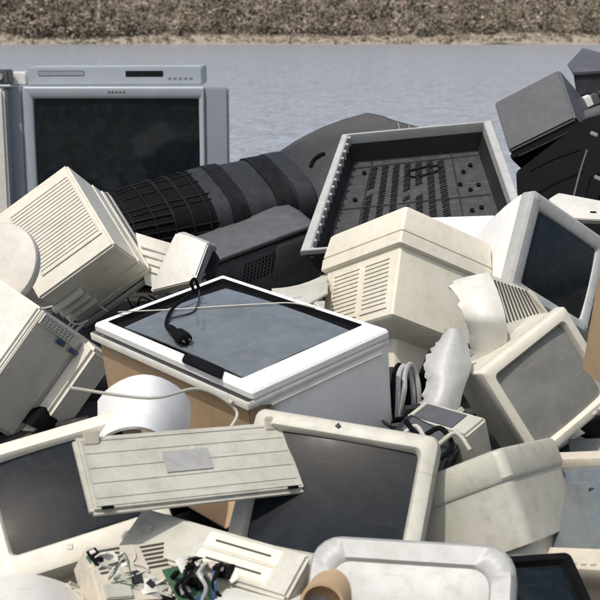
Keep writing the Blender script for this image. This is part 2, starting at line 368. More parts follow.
# --- silver wide television
sc = 5.4/F
T = fr(at(116, 87, 5.4), (1, 0, 0), (0, 0, 1), (0, -1, 0))       # origin: middle of the top front edge; x right, y up, z toward the lake's opposite side
tv = thing('television', 'big silver widescreen television standing upright with a black screen', 'television', T)
Wt = 224*sc; Ht = .62; sx0, sx1 = (32-116)*sc, (198.5-116)*sc; sy1 = -11.5*sc; sy0 = sy1-.43
bx0, bx1 = (22-116)*sc, (204-116)*sc
g = MB(); cx = (sx0+sx1)/2; cy = (sy0+sy1)/2; sw, sh = sx1-sx0, sy1-sy0
cyb = -Ht/2+.0; 
g.loft([rr(bx1-bx0, Ht, .008, -.06, (bx0+bx1)/2, cyb), rr(bx1-bx0, Ht, .008, -.006, (bx0+bx1)/2, cyb), rr(bx1-bx0-.012, Ht-.012, .006, 0, (bx0+bx1)/2, cyb), rr(sw+.03, sh+.03, .006, 0, cx, cy), rr(sw+.004, sh+.004, .005, -.008, cx, cy), rr(sw-.01, sh-.01, .005, -.03, cx, cy)], False, False)
g.build('bezel', SILVER, tv)
dome_screen(sw-.006, sh-.006, 0, -.027, .009, cx, cy).build('screen', GLASSD, tv)
for a, b_ in ((-Wt/2, bx0-.002), (bx1+.002, Wt/2)):
    MB().box(a, b_, -Ht+.004, -.003, -.08, -.010, .008).build('speaker_panel', SILVD, tv)
MB().loft([rr(Wt-.01, Ht-.012, .02, -.06, 0, cyb), rr(Wt-.02, Ht-.02, .02, -.16, 0, cyb), rr(Wt*.72, Ht*.8, .04, -.32, 0, cyb), rr(Wt*.5, Ht*.6, .04, -.5, 0, cyb)], True, True).build('casing', SILVD, tv)
g = MB()                                                           # the maker's mark, unreadable at this distance: five little dark strokes
for k in range(5):
    x = (107.6-116+k*3.7)*sc
    g.box(x, x+2.4*sc, -6.2*sc, -4.0*sc, -.001, .0012, .0006)
    
g.build('badge', CHARL, tv)
# things lying on top of it
T2 = fr(at(115, 85.8, 5.44), (1, 0, .004), (0, 0, 1), (0, -1, 0))
v = thing('video_recorder', 'flat silver video recorder lying on top of the television', 'video recorder', T2)
vw = 176*sc
MB().box(-vw/2, vw/2, .002, .085, -.28, 0, .005).build('casing', SILVER, v)
MB().box(-vw/2+.05, -vw/2+.26, .045, .068, -.01, .002, .002).build('tape_flap', SILVD, v)
MB().box(.05, .22, .04, .066, -.01, .0015, .001).build('display', GLASSD, v)
for k in range(5): MB().box(.24+.024*k, .255+.024*k, .03, .038, -.01, .003, .001).build('button', SILVD, v)
T3 = fr(at(17.5, 85.5, 5.45), (1, 0, 0), (0, 0, 1), (0, -1, 0))
v = thing('power_adapter', 'small white adapter box on the top left corner of the television', 'adapter', T3)
MB().box(-.043, .042, .001, .06, -.1, 0, .006).build('casing', WHITE, v)
MB().tube([(0, .03, -.1), (.02, .03, -.16), (.1, .01, -.2), (.16, .005, -.3)], .004).build('lead', GREYW, v)
# tall pale cabinet edge left of the television
T4 = fr(at(-34, 88, 5.3), (1, .06, 0), (0, 0, 1), (.06, -1, 0))
v = thing('fridge', 'pale old fridge at the far left edge beside the silver television', 'fridge', T4)
MB().box(-.17, .166, -.75, 0, -.5, -.04, .012).build('cabinet', GREYW, v)
d = MB().box(-.168, .164, -.745, -.004, -.036, 0, .012).build('door', OFFW, v)
MB().box(-.14, -.12, -.4, -.15, 0.001, .03, .006).build('handle', METAL, d)
T5 = fr(at(-12, 86, 5.32), (1, 0, 0), (0, 0, 1), (0, -1, 0))
v = thing('radio', 'small dark grey radio lying on top of the pale fridge', 'radio', T5)
MB().box(-.09, .088, .006, .07, -.12, -.02, .006).build('casing', CHARL, v)
MB().box(-.07, .0, .02, .06, -.021, -.017, .001).build('speaker_grille', BLACK, v)
MB().loft([[Vector((.05+.015*math.cos(a), .04+.015*math.sin(a), z)) for a in lin(0, 5.9, 16)] for z in (-.022, -.008)]).build('knob', METAL, v)

# --- large rounded dark casing in the middle (back of a big set)
H0 = at(350, 175, 4.95)
hn = (Vector((-.22, -.80, .56))).normalized()
def hp(px, py, off=0): return onplane(px, py, H0, hn)+hn*off
prof = [(252, 205), (270, 158), (280, 149), (292, 141), (306, 133), (323, 125), (345, 117), (367, 111), (382, 114), (394, 118.5), (425, 127), (455, 140), (478, 170), (470, 235), (360, 262), (280, 250)]
Th = Matrix.Translation(H0-hn*.2)
v = thing('television_shell', 'big rounded charcoal back cover of a television behind the open shell', 'television back', Th)
g = MB(); front = [hp(*q) for q in prof]; c0 = sum(front, Vector())/len(front)
g.loft([[c0+(p-c0)*1.06-hn*.34 for p in front], [c0+(p-c0)*1.05-hn*.12 for p in front], [p-hn*.03 for p in front], [c0+(p-c0)*.985-hn*.008 for p in front], [c0+(p-c0)*.95 for p in front]])
def lb(mb, name, m, par, sharp=35):                              # build from world coordinates under a parent
    inv = par.matrix_world.inverted(); mb.bm.transform(inv); return mb.build(name, m, par, sharp=sharp)
lb(g, 'cover', CHAR, v, 40)
g = MB(); g.tube([hp(310.5, 167, .0), hp(314, 160, .001), hp(320, 155.5, .001), hp(325, 153.5, 0)], .009, 8)
lb(g, 'grip_recess', BLACK, v)
g = MB()
for a, b_ in (((398, 123), (404, 146)), ((409, 126), (414, 144)), ((419, 130), (422, 142))): g.tube([hp(*a, .001), hp(*b_, .001)], .006, 6)
g.tube([hp(384, 138, .001), hp(428, 131, .001)], .005, 6)
lb(g, 'moulded_rib', CHARL, v)

# --- black barrel-shaped rear housing with lattice (axis runs right and slightly away)
A0 = at(96, 242, 4.5); A1 = at(292, 205, 4.85); ax = (A1-A0); Lx = ax.length; ax.normalize()
au = (Vector((0, -.45, .9))-ax*Vector((0, -.45, .9)).dot(ax)).normalized(); av = ax.cross(au)
Tb = Matrix((ax, av, au)).transposed().to_4x4(); Tb.translation = A0
v = thing('barrel_shell', 'black barrel shaped rear housing with open lattice in front of the silver television', 'television back', Tb)
def sect(x, r, n=40, sq=3.6):
    P = []
    for k in range(n):
        a = 2*math.pi*k/n; c, s_ = math.cos(a), math.sin(a)
        q = (abs(c)**sq+abs(s_)**sq)**(-1/sq); P.append(Vector((x*Lx, r*q*c*1.1, r*q*s_*.97)))
    return P
DARK = mat('worn_black_plastic', (.009, .009, .0105), .55, .2, .25, (.05, .048, .045), spec=.12)
MB().loft([sect(*q) for q in [(.50, .170), (.51, .178), (.585, .182), (.59, .178), (1.0, .182), (1.02, .17)]], True, True).build('housing', CHAR, v, sharp=25)
for x0_, x1_, r_, m_ in ((.57, .66, .185, DARK), (.80, .90, .1868, DARK), (.905, 1.0, .190, CHAR)):
    MB().loft([sect(x0_, r_-.01), sect(x0_+.004, r_), sect(x1_-.004, r_+.001), sect(x1_, r_-.01)], True, True).build('band', m_, v, sharp=25)
MB().loft([sect(*q) for q in [(.025, .08), (.04, .110), (.08, .1375), (.2, .1545), (.35, .1645), (.5, .173)]], True, True).build('inner_liner', BLACK, v)
g = MB()
rp = [(.03, .10), (.08, .140), (.2, .157), (.35, .167), (.52, .176)]
def rad(x):
    for (a, ra), (b_, rb) in zip(rp, rp[1:]):
        if x <= b_: return ra+(rb-ra)*(x-a)/(b_-a)
    return rp[-1][1]
rb_ = random.Random(9)
for x in (.05, .13, .22, .31, .40, .46):
    s_ = sect(x+rb_.uniform(-.01, .01), rad(x)+rb_.uniform(-.004, .002)); g.tube(s_+[s_[0]], rb_.choice((.003, .004, .006)), 6, 0, 0)
for k in range(40):
    if rb_.random() < .35: continue
    x1_ = rb_.choice((.52, .52, .4, .3)); x0_ = rb_.choice((.03, .03, .14))
    g.tube([sect(x, rad(x))[k] for x in lin(x0_, x1_, 9)], rb_.choice((.0025, .004, .007)), 6, 0, 0)
g.loft([sect(x, rad(x)-.006) for x in (.36, .37, .50, .505)])
g.build('lattice', DARK, v)

# --- charcoal monitor with speaker holes, in front of the barrel
Mj = fr((-.272, 4.25, .871), (.878, .395, .269), (-.463, .844, .271), (-.12, -.363, .924))
v = thing('crt_monitor', 'charcoal monitor with speaker holes and a rounded right end', 'monitor', Mj, GM)
g = MB()
def jr(y, z0, z1, ins):
    return None
def jsec(x, y0, y1, z0, z1, r):
    P = []
    for q in rr(y1-y0, z1-z0, r, 0, (y0+y1)/2, (z0+z1)/2): P.append(Vector((x, q.x, q.y)))
    return P
g.loft([jsec(-.16, 0, .24, -.26, 0, .008), jsec(.30, 0, .22, -.26, 0, .010), jsec(.36, .002, .2, -.25, -.002, .015), jsec(.385, .012, .18, -.23, -.02, .03), jsec(.398, .04, .15, -.2, -.05, .03)], True, True)
g.build('casing', CHARL, v)
MB().box(-.16, .375, -.004, .002, -.022, -.015, 0).build('seam', BLACK, v)
MB().hull([Vector(q) for q in ((.2, -.001, -.024), (.37, -.001, -.024), (.375, .01, -.2), (.15, .01, -.2), (.2, -.012, -.05), (.36, -.010, -.05), (.355, -.006, -.17), (.17, -.006, -.17))], .01).build('speaker_panel', CHARL, v)
Mh = Matrix.Translation((.055, -.0005, -.135)) @ Matrix.Rotation(math.radians(90), 4, 'X')
holes(v, Mh, 9, 6, .0145, .014, .006, .009, BLACK, 'speaker_holes', .004)
MB().loft([[Vector((.335+.012*math.cos(a), y, -.075+.016*math.sin(a))) for a in lin(0, 5.8, 14)] for y in (-.014, -.010)]).build('screw_well', BLACK, v)

# --- open grey shell lying back, dark ribbed inside
gTL, gTR, gBL, gBR = at(342, 134, 4.2), at(491, 120, 4.2), at(300, 250, 3.82), at(531, 232, 3.82)
gX = (gTR-gTL).normalized(); gn = gX.cross(((gTL+gTR)-(gBL+gBR)).normalized()).normalized()
Tg = Matrix((gX, gn.cross(gX), gn)).transposed().to_4x4(); Tg.translation = (gTL+gTR+gBL+gBR)/4
v = thing('monitor_shell', 'empty grey monitor shell lying open with dark ribbed floor inside', 'monitor shell', Tg)
inv = Tg.inverted(); q4 = [inv @ p for p in (gBL, gBR, gTR, gTL)]; q4 = [Vector((p.x, p.y, 0)) for p in q4]
cc = sum(q4, Vector())/4
def ring4(f, z, dx=0.0): return [Vector((cc.x+(p.x-cc.x)*f[0], cc.y+(p.y-cc.y)*f[1], z)) for p in q4]
g = MB()
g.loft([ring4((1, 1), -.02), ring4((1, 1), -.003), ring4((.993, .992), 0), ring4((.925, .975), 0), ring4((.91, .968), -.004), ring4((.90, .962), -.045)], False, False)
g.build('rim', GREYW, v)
MB().loft([ring4((.898, .96), -.04), ring4((.84, .90), -.115), ring4((.86, .92), -.125), ring4((.97, .98), -.02)], False, False).build('side_wall', mat('shadow_black_plastic', (.018, .018, .02), .6, .2, .3, (.05, .048, .045)), v)  # near-black wall colour paints in the shadow inside the shell
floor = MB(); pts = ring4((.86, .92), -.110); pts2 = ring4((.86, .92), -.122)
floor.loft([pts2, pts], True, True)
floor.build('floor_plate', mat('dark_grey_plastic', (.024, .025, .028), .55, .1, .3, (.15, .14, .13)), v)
# left rim teeth
g = MB()
for k in range(16):
    f = k/15; p = q4[3]*(1-f)+q4[0]*f; p = Vector((cc.x+(p.x-cc.x)*.915, cc.y+(p.y-cc.y)*.95, 0)); g.box(p.x-.006, p.x+.010, p.y-.0055, p.y+.0055, -.045, -.005, .002)
g.build('rim_teeth', GREYW, v)
# slots in the floor: columns of slanting openings, bosses and a long oval catch
def fp(u, w_, z=-.1095):
    a = pts[0]*(1-u)+pts[1]*u; b_ = pts[3]*(1-u)+pts[2]*u; p = a*(1-w_)+b_*w_; return Vector((p.x, p.y, z))
g = MB()
rg_ = random.Random(2)
for c in range(7):
    for r_ in range(17):
        if rg_.random() < .06: continue
        p = fp(.19+c*.083, .14+r_*.047); M = Matrix.Translation(p) @ Matrix.Rotation(.5+rg_.uniform(-.05, .05), 4, 'Z'); g.box(-.0145, .0145, -.0034, .0034, -.004, .001, 0, 0, M)
        M2 = Matrix.Translation(fp(.19+c*.083, .163+r_*.047)) @ Matrix.Rotation(.5, 4, 'Z'); g.box(-.0145, .0145, -.0018, .0018, -.002, .004, .001, 1, M2, 1)
g.build('vent_slots', [BLACK, CHAR], v)
g = MB(); g.tube([fp(.44, .80), fp(.47, .845), fp(.62, .87), fp(.68, .85), fp(.65, .81), fp(.5, .775), fp(.44, .80)], .005, 8); g.build('catch', BLACK, v)
for u, w_ in ((.84, .78), (.9, .84), (.86, .6), (.8, .66), (.92, .64), (.84, .4), (.9, .42), (.12, .86), (.1, .6)):
    p = fp(u, w_); MB().loft([[p+Vector((.008*math.cos(a), .008*math.sin(a), z)) for a in lin(0, 5.7, 12)] for z in (-.003, .006)]).build('screw_boss', BLACK, v)
g = MB()
for w_ in (.2, .52, .92): g.tube([fp(.02, w_), fp(.98, w_+.02)], .003, 6, 0, 0)
for u in (.16, .78): g.tube([fp(u, .02), fp(u, .98)], .003, 6, 0, 0)
g.build('floor_ribs', CHAR, v)

# --- upper right: charcoal set tipped on its side, and the grey one behind it
Mk = fr((.829, 4.788, 1.198), (.816, -.338, .469), (-.159, .648, .744), (-.556, -.682, .475))
v = thing('crt_television', 'dark grey television tipped up on the right with its plain side to the viewer', 'television', Mk)
kw, kh = .292, .247
g = MB(); g.box(0, kw, 0, kh, -.30, 0, .008); g.build('casing', CHARL, v)
MB().box(-.004, kw+.004, -.028, -.002, -.28, -.018, .004).build('bezel', BLACK, v)
MB().box(.01, kw-.01, -.034, -.027, -.26, -.05, .002).build('screen', GLASSD, v)
MB().tube([(.03, -.034, -.012), (.15, -.036, -.012), (kw-.02, -.034, -.012)], .004, 8, 0, 0).build('trim_strip', CHAR, v)
Tl = Matrix.Translation(at(600, 85, 5.15))
v = thing('printer', 'dark grey printer with a sloping lid at the upper right edge of the heap', 'printer', Tl)
lid = [at(566.5, 64, 5.05), at(582, 47.5, 5.35), at(606, 57.5, 5.4), at(650, 66, 5.35), at(650, 69, 5.05), at(573, 73, 5.0)]
lb(MB().hull(lid+[at(573.5, 76, 5.01), at(650, 72, 5.06), at(610, 63, 5.5), at(650, 72, 5.5)], .004), 'lid', CHARL, v)
lb(MB().hull([at(573.5, 74.5, 5.02), at(650, 70.5, 5.07), at(577, 97, 5.02), at(650, 83, 5.07), at(573.5, 74, 5.5), at(650, 70, 5.5), at(577, 97, 5.5), at(650, 83, 5.5)], .005), 'body', CHAR, v)
lb(MB().hull([at(x, y, z) for x, y in ((577, 97), (650, 83), (585, 118), (650, 106)) for z in (5.06, 5.5)], .003), 'paper_slot', BLACK, v)
for k, (x, y, m) in enumerate(((587, 101.5, WHITE), (594, 99.5, CHARL), (603, 96, CHARL))):
    M = Matrix.Translation(at(x, y, 4.995)) @ Matrix.Rotation(-.42, 4, 'Y'); lb(MB().box(-.017, .017, -.03, .02, -.022, .024, .004, 0, M), 'paper_guide', m, v)
Tl = Matrix.Translation(at(600, 116, 4.9))
v = thing('roller', 'dark grey rubber roller sticking out below the printer at the upper right', 'roller', Tl)
lb(MB().tube([at(580, 121.5, 4.86), at(670, 88, 5.0)], .036, 20, 0, 0), 'sleeve', CHARL, v)
lb(MB().tube([at(576, 123, 4.855), at(580.5, 121.3, 4.865)], .02, 14, 0, 0), 'axle', BLACK, v)
# black sets below
Tl = Matrix.Translation(at(585, 165, 4.5))
v = thing('crt_television', 'gutted black television shell in the shadow under the printer on the right', 'television', Tl)
lb(MB().hull([at(*q) for q in ((516, 172, 4.5), (560, 140, 4.55), (586, 118, 4.6), (680, 96, 4.6), (680, 240, 4.3), (600, 250, 4.3), (520, 240, 4.35), (516, 172, 4.9), (586, 125, 5.0), (680, 100, 5.0), (680, 240, 4.9), (520, 240, 4.9))], .01), 'casing', BLACK, v)
lb(MB().tube([at(572, 203, 4.24), at(580, 172, 4.34), at(587, 150, 4.4)], .0035, 6), 'seam_wire', CHARL, v)
g = MB(); g.tube([at(530, 171, 4.38), at(552, 160, 4.40), at(580, 150, 4.42)], .005, 6); lb(g, 'edge_rib', BLACK, v)
for x, y in ((594, 134), (598, 178)): lb(MB().box(-.012, .012, -.012, .012, -.007, .007, .002, 0, Matrix.Translation(at(x, y, 4.36)) @ Matrix.Rotation(.4, 4, 'Y')), 'clip', METAL, v)

# ================================================================== middle row
# --- beige monitor, slotted rear panel toward the viewer
Mb = fr((-.577, 3.686, 1.014), (-.813, -.052, -.58), (-.518, .519, .68), (.266, .853, -.449))
bw_, bh_, bd_ = .297, .34, .339
v = thing('crt_monitor', 'beige monitor on the left tipped on one corner showing its finely slotted rear panel', 'monitor', Mb, GM)
g = MB(); g.box(0, bw_, 0, bh_, 0, .19, .007); g.box(-.003, bw_+.003, -.003, bh_+.003, .186, .262, .006); g.box(-.007, bw_+.006, -.006, bh_+.006, .258, .30, .006)
g.build('casing', BEIGE, v)
MB().loft([rr(bw_+.022, bh_+.022, .012, .297, bw_/2, bh_/2), rr(bw_+.026, bh_+.026, .012, .303, bw_/2, bh_/2), rr(bw_+.024, bh_+.024, .012, .336, bw_/2, bh_/2), rr(bw_+.01, bh_+.01, .01, .342, bw_/2, bh_/2), rr(bw_-.05, bh_-.06, .01, .336, bw_/2, bh_/2)], False, False).build('bezel', OFFW, v)
MB().box(.02, bw_-.02, .02, bh_-.02, .315, .33, .004).build('screen', GLASSD, v)
grille(v, (.245, .062, -.0005), (-1, 0, 0), (0, 1, 0), (0, 0, -1), .225, .235, 20, BEIGE, SLOTP, 1, .76)
for k in range(3):
    z = .10+.052*k; MB().loft([[Vector((.245+.055*s_, -.012+.014*math.sin(a), z+.012*math.cos(a))) for a in lin(0, 5.8, 14)] for s_ in (-1, -.9, .9, 1)]).build('foot', BEIGE, v)
# --- round swivel base in front of its left corner
Cc = at(-6, 264, 3.42); cn = Vector((-.28, -.82, .5)).normalized(); cx_ = cn.orthogonal().normalized()
v = thing('swivel_base', 'round smooth cream swivel base leaning on the slotted beige monitor at the left edge', 'monitor base', fr(Cc, cx_, (0, 0, 1), cn))
MB().loft([[Vector((r*math.cos(a), r*math.sin(a), z)) for a in lin(0, 2*math.pi*47/48, 48)] for r, z in ((.06, -.05), (.118, -.045), (.127, -.038), (.130, -.030), (.130, -.010), (.128, -.006), (.122, -.004), (.09, .002), (.05, .005), (.006, .006))]).build('dish', mat('aged_white_plastic', (.55, .52, .455), .5, .05, .2), v)
MB().loft([[Vector((.03*math.cos(a), .03*math.sin(a), z)) for a in lin(0, 5.8, 20)] for z in (-.09, -.045)]).build('pivot', PUTTY, v)

# --- small white monitor between the beige one and the charcoal one
Qo = Matrix.Translation(at(185, 262, 3.9))
v = thing('crt_monitor', 'small white monitor wedged between the slotted beige monitor and the speaker holes', 'monitor', Qo, GM)
lb(MB().hull([at(*q) for q in ((176, 232.5, 3.9), (190, 236.5, 3.87), (208.5, 244, 3.84), (195, 281, 3.72), (150, 292, 3.82), (169, 246, 3.92), (183, 231, 4.1), (212, 243, 4.02), (202, 284, 3.95), (152, 296, 4.05))], .006), 'casing', OFFW, v)
lb(MB().hull([at(*q) for q in ((209.5, 243.5, 3.855), (213, 246, 3.9), (199, 281, 3.76), (196, 283, 3.73), (213, 242, 4.03), (217, 247, 4.03), (206, 288, 3.98), (200, 288, 3.95))], .003), 'bezel', GREYW, v)
lb(MB().hull([at(*q) for q in ((214, 250, 3.93), (220, 259, 4.0), (207, 284, 3.95), (201, 280, 3.8), (216, 252, 4.1), (212, 290, 4.08))], .003), 'screen', GLASSD, v)
Qo = Matrix.Translation(at(150, 262, 4.02))
v = thing('casing_panel', 'ribbed pale casing panel hanging down behind the slotted beige monitor', 'casing panel', Qo)
g = MB(); gr = []
for i in range(10):
    f = i/9; gr.append([at(136+f*10+u*(38-f*4), 233+u*11+f*52, 4.05-.12*u+.03*math.sin(u*3)-.05*f) for u in lin(0, 1, 7)])
lb(g.sheet(gr, .006), 'panel', OFFW, v)
g = MB()
for f in (.25, .4, .55, .7): g.tube([at(137+f*10+u*(37-f*4), 233+u*11+f*52, 4.04-.12*u+.03*math.sin(u*3)-.05*f-.002) for u in (.05, .3, .6, .95)], .0035, 6)
lb(g, 'rib', GREYW, v)

# --- big white television lying face up in the middle
sE = 1.25
Me = fr((-.081, 1.933, 1.065), (.753, .634, .175), (-.65, .758, .051), (-.1, -.152, .983), sE)
eW, eH = .326*sE, .507*sE
v = thing('crt_television', 'white television lying face up in the centre with a grey glass screen', 'television', Me)
gx0, gx1, gy0, gy1 = .085*eW, .972*eW, .125*eH, .980*eH
gw, gh, gcx, gcy = gx1-gx0, gy1-gy0, (gx0+gx1)/2, (gy0+gy1)/2
def er(x0, x1, y0, y1, r, z): return rr(x1-x0, y1-y0, r, z, (x0+x1)/2, (y0+y1)/2)
MB().loft([er(.006, eW-.004, .004, eH-.004, .006, -.022), er(0, eW, 0, eH, .008, -.018), er(0, eW, 0, eH, .008, -.005), er(.004, eW-.003, .004, eH-.003, .006, 0), er(gx0-.008, gx1+.005, gy0-.008, gy1+.005, .008, 0), er(gx0-.001, gx1+.001, gy0-.001, gy1+.001, .006, -.004)], False, False).build('bezel', WHITE, v)
MB().loft([er(gx0-.001, gx1+.001, gy0-.001, gy1+.001, .006, -.0042), er(gx0+.003, gx1-.003, gy0+.003, gy1-.003, .006, -.018)], False, False).build('inner_wall', BLACK, v)
MB().loft([er(gx0-.002, gx1+.002, gy0-.002, gy1+.002, .01, -.0195), er(gx0+.001, gx1-.001, gy0+.001, gy1-.001, .01, -.0165)], True, True).build('gasket', BLACK, v)
dome_screen(gw-.05, gh-.065, 0, -.0155, .011, gcx-.008, gcy-.022).build('screen', GLASSG, v)
MB().loft([er(-.012, eW-.001, .003, eH+.004, .004, -.040), er(-.012, eW, .0015, eH+.005, .004, -.037), er(-.012, eW, .0015, eH+.005, .004, -.024), er(-.010, eW-.002, .003, eH+.002, .004, -.021)], True, False).build('lower_trim', OFFW, v)
MB().loft([er(.085, eW-.004, .003, eH-.10, .02, -.42), er(.07, eW-.002, .002, eH-.06, .02, -.20), er(.06, eW-.001, .002, eH-.02, .012, -.055), er(.012, eW,   .002, eH-.003, .01, -.039)], True, True).build('casing', WHITE, v)
g = MB().box(.05, eW-.03, -.001, .004, -.052, -.049, 0); g.build('seam', PUTTY, v)
# black latch on the left edge of its rim
Ez = Me.to_3x3() @ Vector((0, 0, 1)); Eo = Me.translation
def ep(px, py, dz=0): return onplane(px, py, Eo+Ez*dz, Ez)
lb(MB().hull([ep(183, 356, .0), ep(189, 354, .0), ep(225, 369, 0), ep(222, 380, 0), ep(181, 362, 0), ep(183, 356, -.02), ep(222, 377, -.02), ep(186, 353, .007), ep(224, 368, .007), ep(182, 361, .007), ep(221, 379, .007)], .003), 'latch', BLACK, v)
# its cord, thrown over the glass, and a thin pale line
def ew(px, py, dz=0): return ep(px, py, dz+.0085)
tp = Matrix.Translation(ew(178, 322, 0))
v = thing('loose_cable', 'black power cord with plug lying over the glass of the white television', 'power cord', tp)
P = [ew(199, 289, .03), ew(195, 279, .06), ew(191, 283, .05), ew(193, 291, .02), ew(184, 299, .01), ew(174, 307, -.004), ew(168, 316, -.006), ew(166, 325, -.006), ew(169, 329, -.004)]
lb(MB().tube(P, .0042, 8), 'lead', BLACK, v)
P = [ew(199, 288, .01), ew(199, 300, -.004), ew(194, 311, -.008), ew(184, 315, -.008), ew(172, 318, -.008), ew(166, 322, -.006)]
lb(MB().tube(P, .0022, 8), 'strain_loop', CHAR, v)
a, b_ = ew(168, 326, .004), ew(186, 340, .004); dd = (b_-a).normalized(); e1 = dd.cross(Ez).normalized(); e2 = e1.cross(dd)
ln = (b_-a).length
g = MB().loft([[a+dd*(ln*t)+e1*(r*math.cos(q))+e2*(r*.8*math.sin(q)) for q in lin(0, 5.8, 16)] for t, r in ((0, .006), (.15, .010), (.5, .010), (.56, .017), (.8, .019), (.97, .017), (1, .010))])
lb(g, 'plug', BLACK, v)
for s_ in (-1, 1): lb(MB().tube([b_+e1*(.008*s_), b_+e1*(.007*s_)+dd*.010], .002, 8, 0, 0), 'pin', CHARL, v)
v = tag(MB().tube([ew(118, 312, -.0), ew(140, 311, -.008), ew(180, 309, -.008), ew(225, 306, -.007), ew(262, 304, -.008), ew(292, 303, -.006), ew(315, 308, .004)], .0018, 6).build('thin_pale_line', PUTTY), 'thin pale grey line running across the glass of the white television', 'wire')  # thin pale tube drawn as a line over the glass
# cardboard under it
ca = at(150, 372, 2.78)
Mc = fr(Me.translation + Vector((-.753, -.634, -.175))*.002, (-.65, .758, .051), (0, 0, 1), (-.753, -.634, -.175))
v = thing('cardboard_box', 'flattened brown cardboard box under the left edge of the white television', 'cardboard box', Mc)
MB().box(.02, .62, .045, .32, -.055, -.003, .003).build('carton', CARD, v)
MB().box(.03, .60, .30, .304, -.004, .09, .001).build('flap', CARD, v)

# --- cream monitor standing on its back, deep stepped bezel
Mf = fr((.271, 3.208, 1.102), (.814, .414, -.407), (-.56, .747, -.36), (.155, .521, .84))
fw, fh, fz = .338, .378, .118
v = thing('crt_monitor', 'large cream monitor with a deep stepped bezel right of the white television', 'monitor', Mf, GM)
def f_(x0, x1, y0, y1, r, z): return rr(x1-x0, y1-y0, r, z, (x0+x1)/2, (y0+y1)/2)
MB().loft([f_(.010, fw-.01, .010, fh-.01, .008, .038), f_(.002, fw, .002, fh, .008, .0415), f_(.002, fw, .002, fh, .008, .045), f_(.010, fw-.006, .010, fh-.006, .010, fz-.008), f_(.016, fw-.012, .016, fh-.012, .010, fz), f_(.04, fw-.04, .04, fh-.04, .014, fz), f_(.05, fw-.05, .05, fh-.05, .012, fz-.03)], True, True).build('bezel', CREAM, v)
MB().loft([f_(.052, fw-.052, .052, fh-.052, .01, fz-.029), f_(.08, fw-.08, .08, fh-.08, .01, fz-.022), f_(.15, fw-.15, .15, fh-.15, .01, fz-.019)], False, True).build('screen', GLASSD, v)
MB().loft([f_(.006, fw-.006, .006, fh-.006, .008, -.002), f_(0, fw, 0, fh, .008, .002), f_(0, fw, 0, fh, .008, .0345), f_(.004, fw-.004, .004, fh-.004, .008, .0385)], True, True).build('bezel_band', CREAM, v)
MB().loft([f_(.12, fw-.12, .12, fh-.12, .012, -.30), f_(.105, fw-.105, .105, fh-.105, .012, -.225), f_(.030, fw-.034, .030, fh-.034, .012, -.205), f_(.022, fw-.024, .022, fh-.024, .008, -.195), f_(.014, fw-.014, .014, fh-.014, .008, -.0015)], True, True).build('casing', CREAM, v)
sl_ = .008/.19
for y0, y1 in ((.052, .165), (.19, .315)):
    grille(v, (.0140+sl_*.172, y1, -.170), (0, -1, 0), (sl_*-1, 0, 1), (-1, 0, -sl_), y1-y0, .14, 11, CREAM, SLOTP, 1, .74)

# --- white monitor on the right with black screen
Mm = fr((.629, 3.314, .968), (.734, .465, -.495), (.276, .462, .843), (.621, -.755, .21))
mw, mh = .281, .227
v = thing('crt_monitor', 'white monitor on the right with a bezel greyed for shade around a black screen', 'monitor', Mm, GM)
ox0, ox1, oy0, oy1 = -.048, mw+.034, -.035, mh+.045
MB().loft([f_(ox0+.002, ox1-.002, oy0+.002, oy1-.002, .016, -.045), f_(ox0, ox1, oy0, oy1, .016, -.04), f_(ox0, ox1, oy0, oy1, .016, -.006), f_(ox0+.008, ox1-.008, oy0+.008, oy1-.008, .012, 0), f_(-.012, mw+.012, -.012, mh+.012, .01, 0), f_(-.002, mw+.002, -.002, mh+.002, .01, -.006), f_(.004, mw-.004, .004, mh-.004, .008, -.02)], False, False).build('bezel', GREYW, v)  # grey colour paints in the shade on this bezel of a white set
dome_screen(mw-.008, mh-.008, 0, -.018, .009, mw/2, mh/2).build('screen', GLASSD, v)
MB().loft([f_(ox0+.10, ox1-.09, oy0+.07, oy1-.10, .04, -.36), f_(ox0+.085, ox1-.08, oy0+.06, oy1-.09, .05, -.34), f_(ox0+.045, ox1-.05, oy0+.03, oy1-.045, .06, -.22), f_(ox0+.012, ox1-.02, oy0+.012, oy1-.012, .05, -.12), f_(ox0+.002, ox1-.004, oy0+.002, oy1-.002, .025, -.06), f_(ox0+.001, ox1-.002, oy0+.001, oy1-.001, .018, -.043)], True, True).build('casing', WHITE, v, sharp=60)
MB().loft([[Vector((ox0+.024+.007*math.cos(a), oy1-.02+.007*math.sin(a), z)) for a in lin(0, 5.8, 14)] for z in (-.004, .0015)]).build('screw_cap', PUTTY, v)
# white lid behind it
Tl = Matrix.Translation(at(575, 208, 3.95))
v = thing('plastic_lid', 'flat white plastic lid with a dark hole behind the white monitor', 'lid', Tl)
lb(MB().hull([at(*q) for q in ((548, 199, 3.95), (558, 192.5, 4.0), (580, 206, 4.02), (640, 208, 4.02), (640, 222, 3.85), (560, 218, 3.85), (550, 205, 4.0), (640, 226, 3.88), (560, 223, 3.88))], .004), 'panel', OFFW, v)
lb(MB().box(-.012, .012, -.004, .004, -.009, .009, .003, 0, Matrix.Translation(at(593, 214, 3.89))), 'latch_hole', BLACK, v)
# pale casing seen left of the white monitor
Tl = Matrix.Translation(at(455, 225, 3.75))
v = thing('casing_panel', 'pale rounded casing panel between the cream monitor and the white monitor', 'casing panel', Tl)
gr = [[at(432+u*62-f*6, 219-2*u+f*34, 3.72-.1*f+.04*math.cos(u*3)) for u in lin(0, 1, 7)] for f in lin(0, 1, 5)]
lb(MB().sheet(gr, .006), 'panel', WHITE, v)
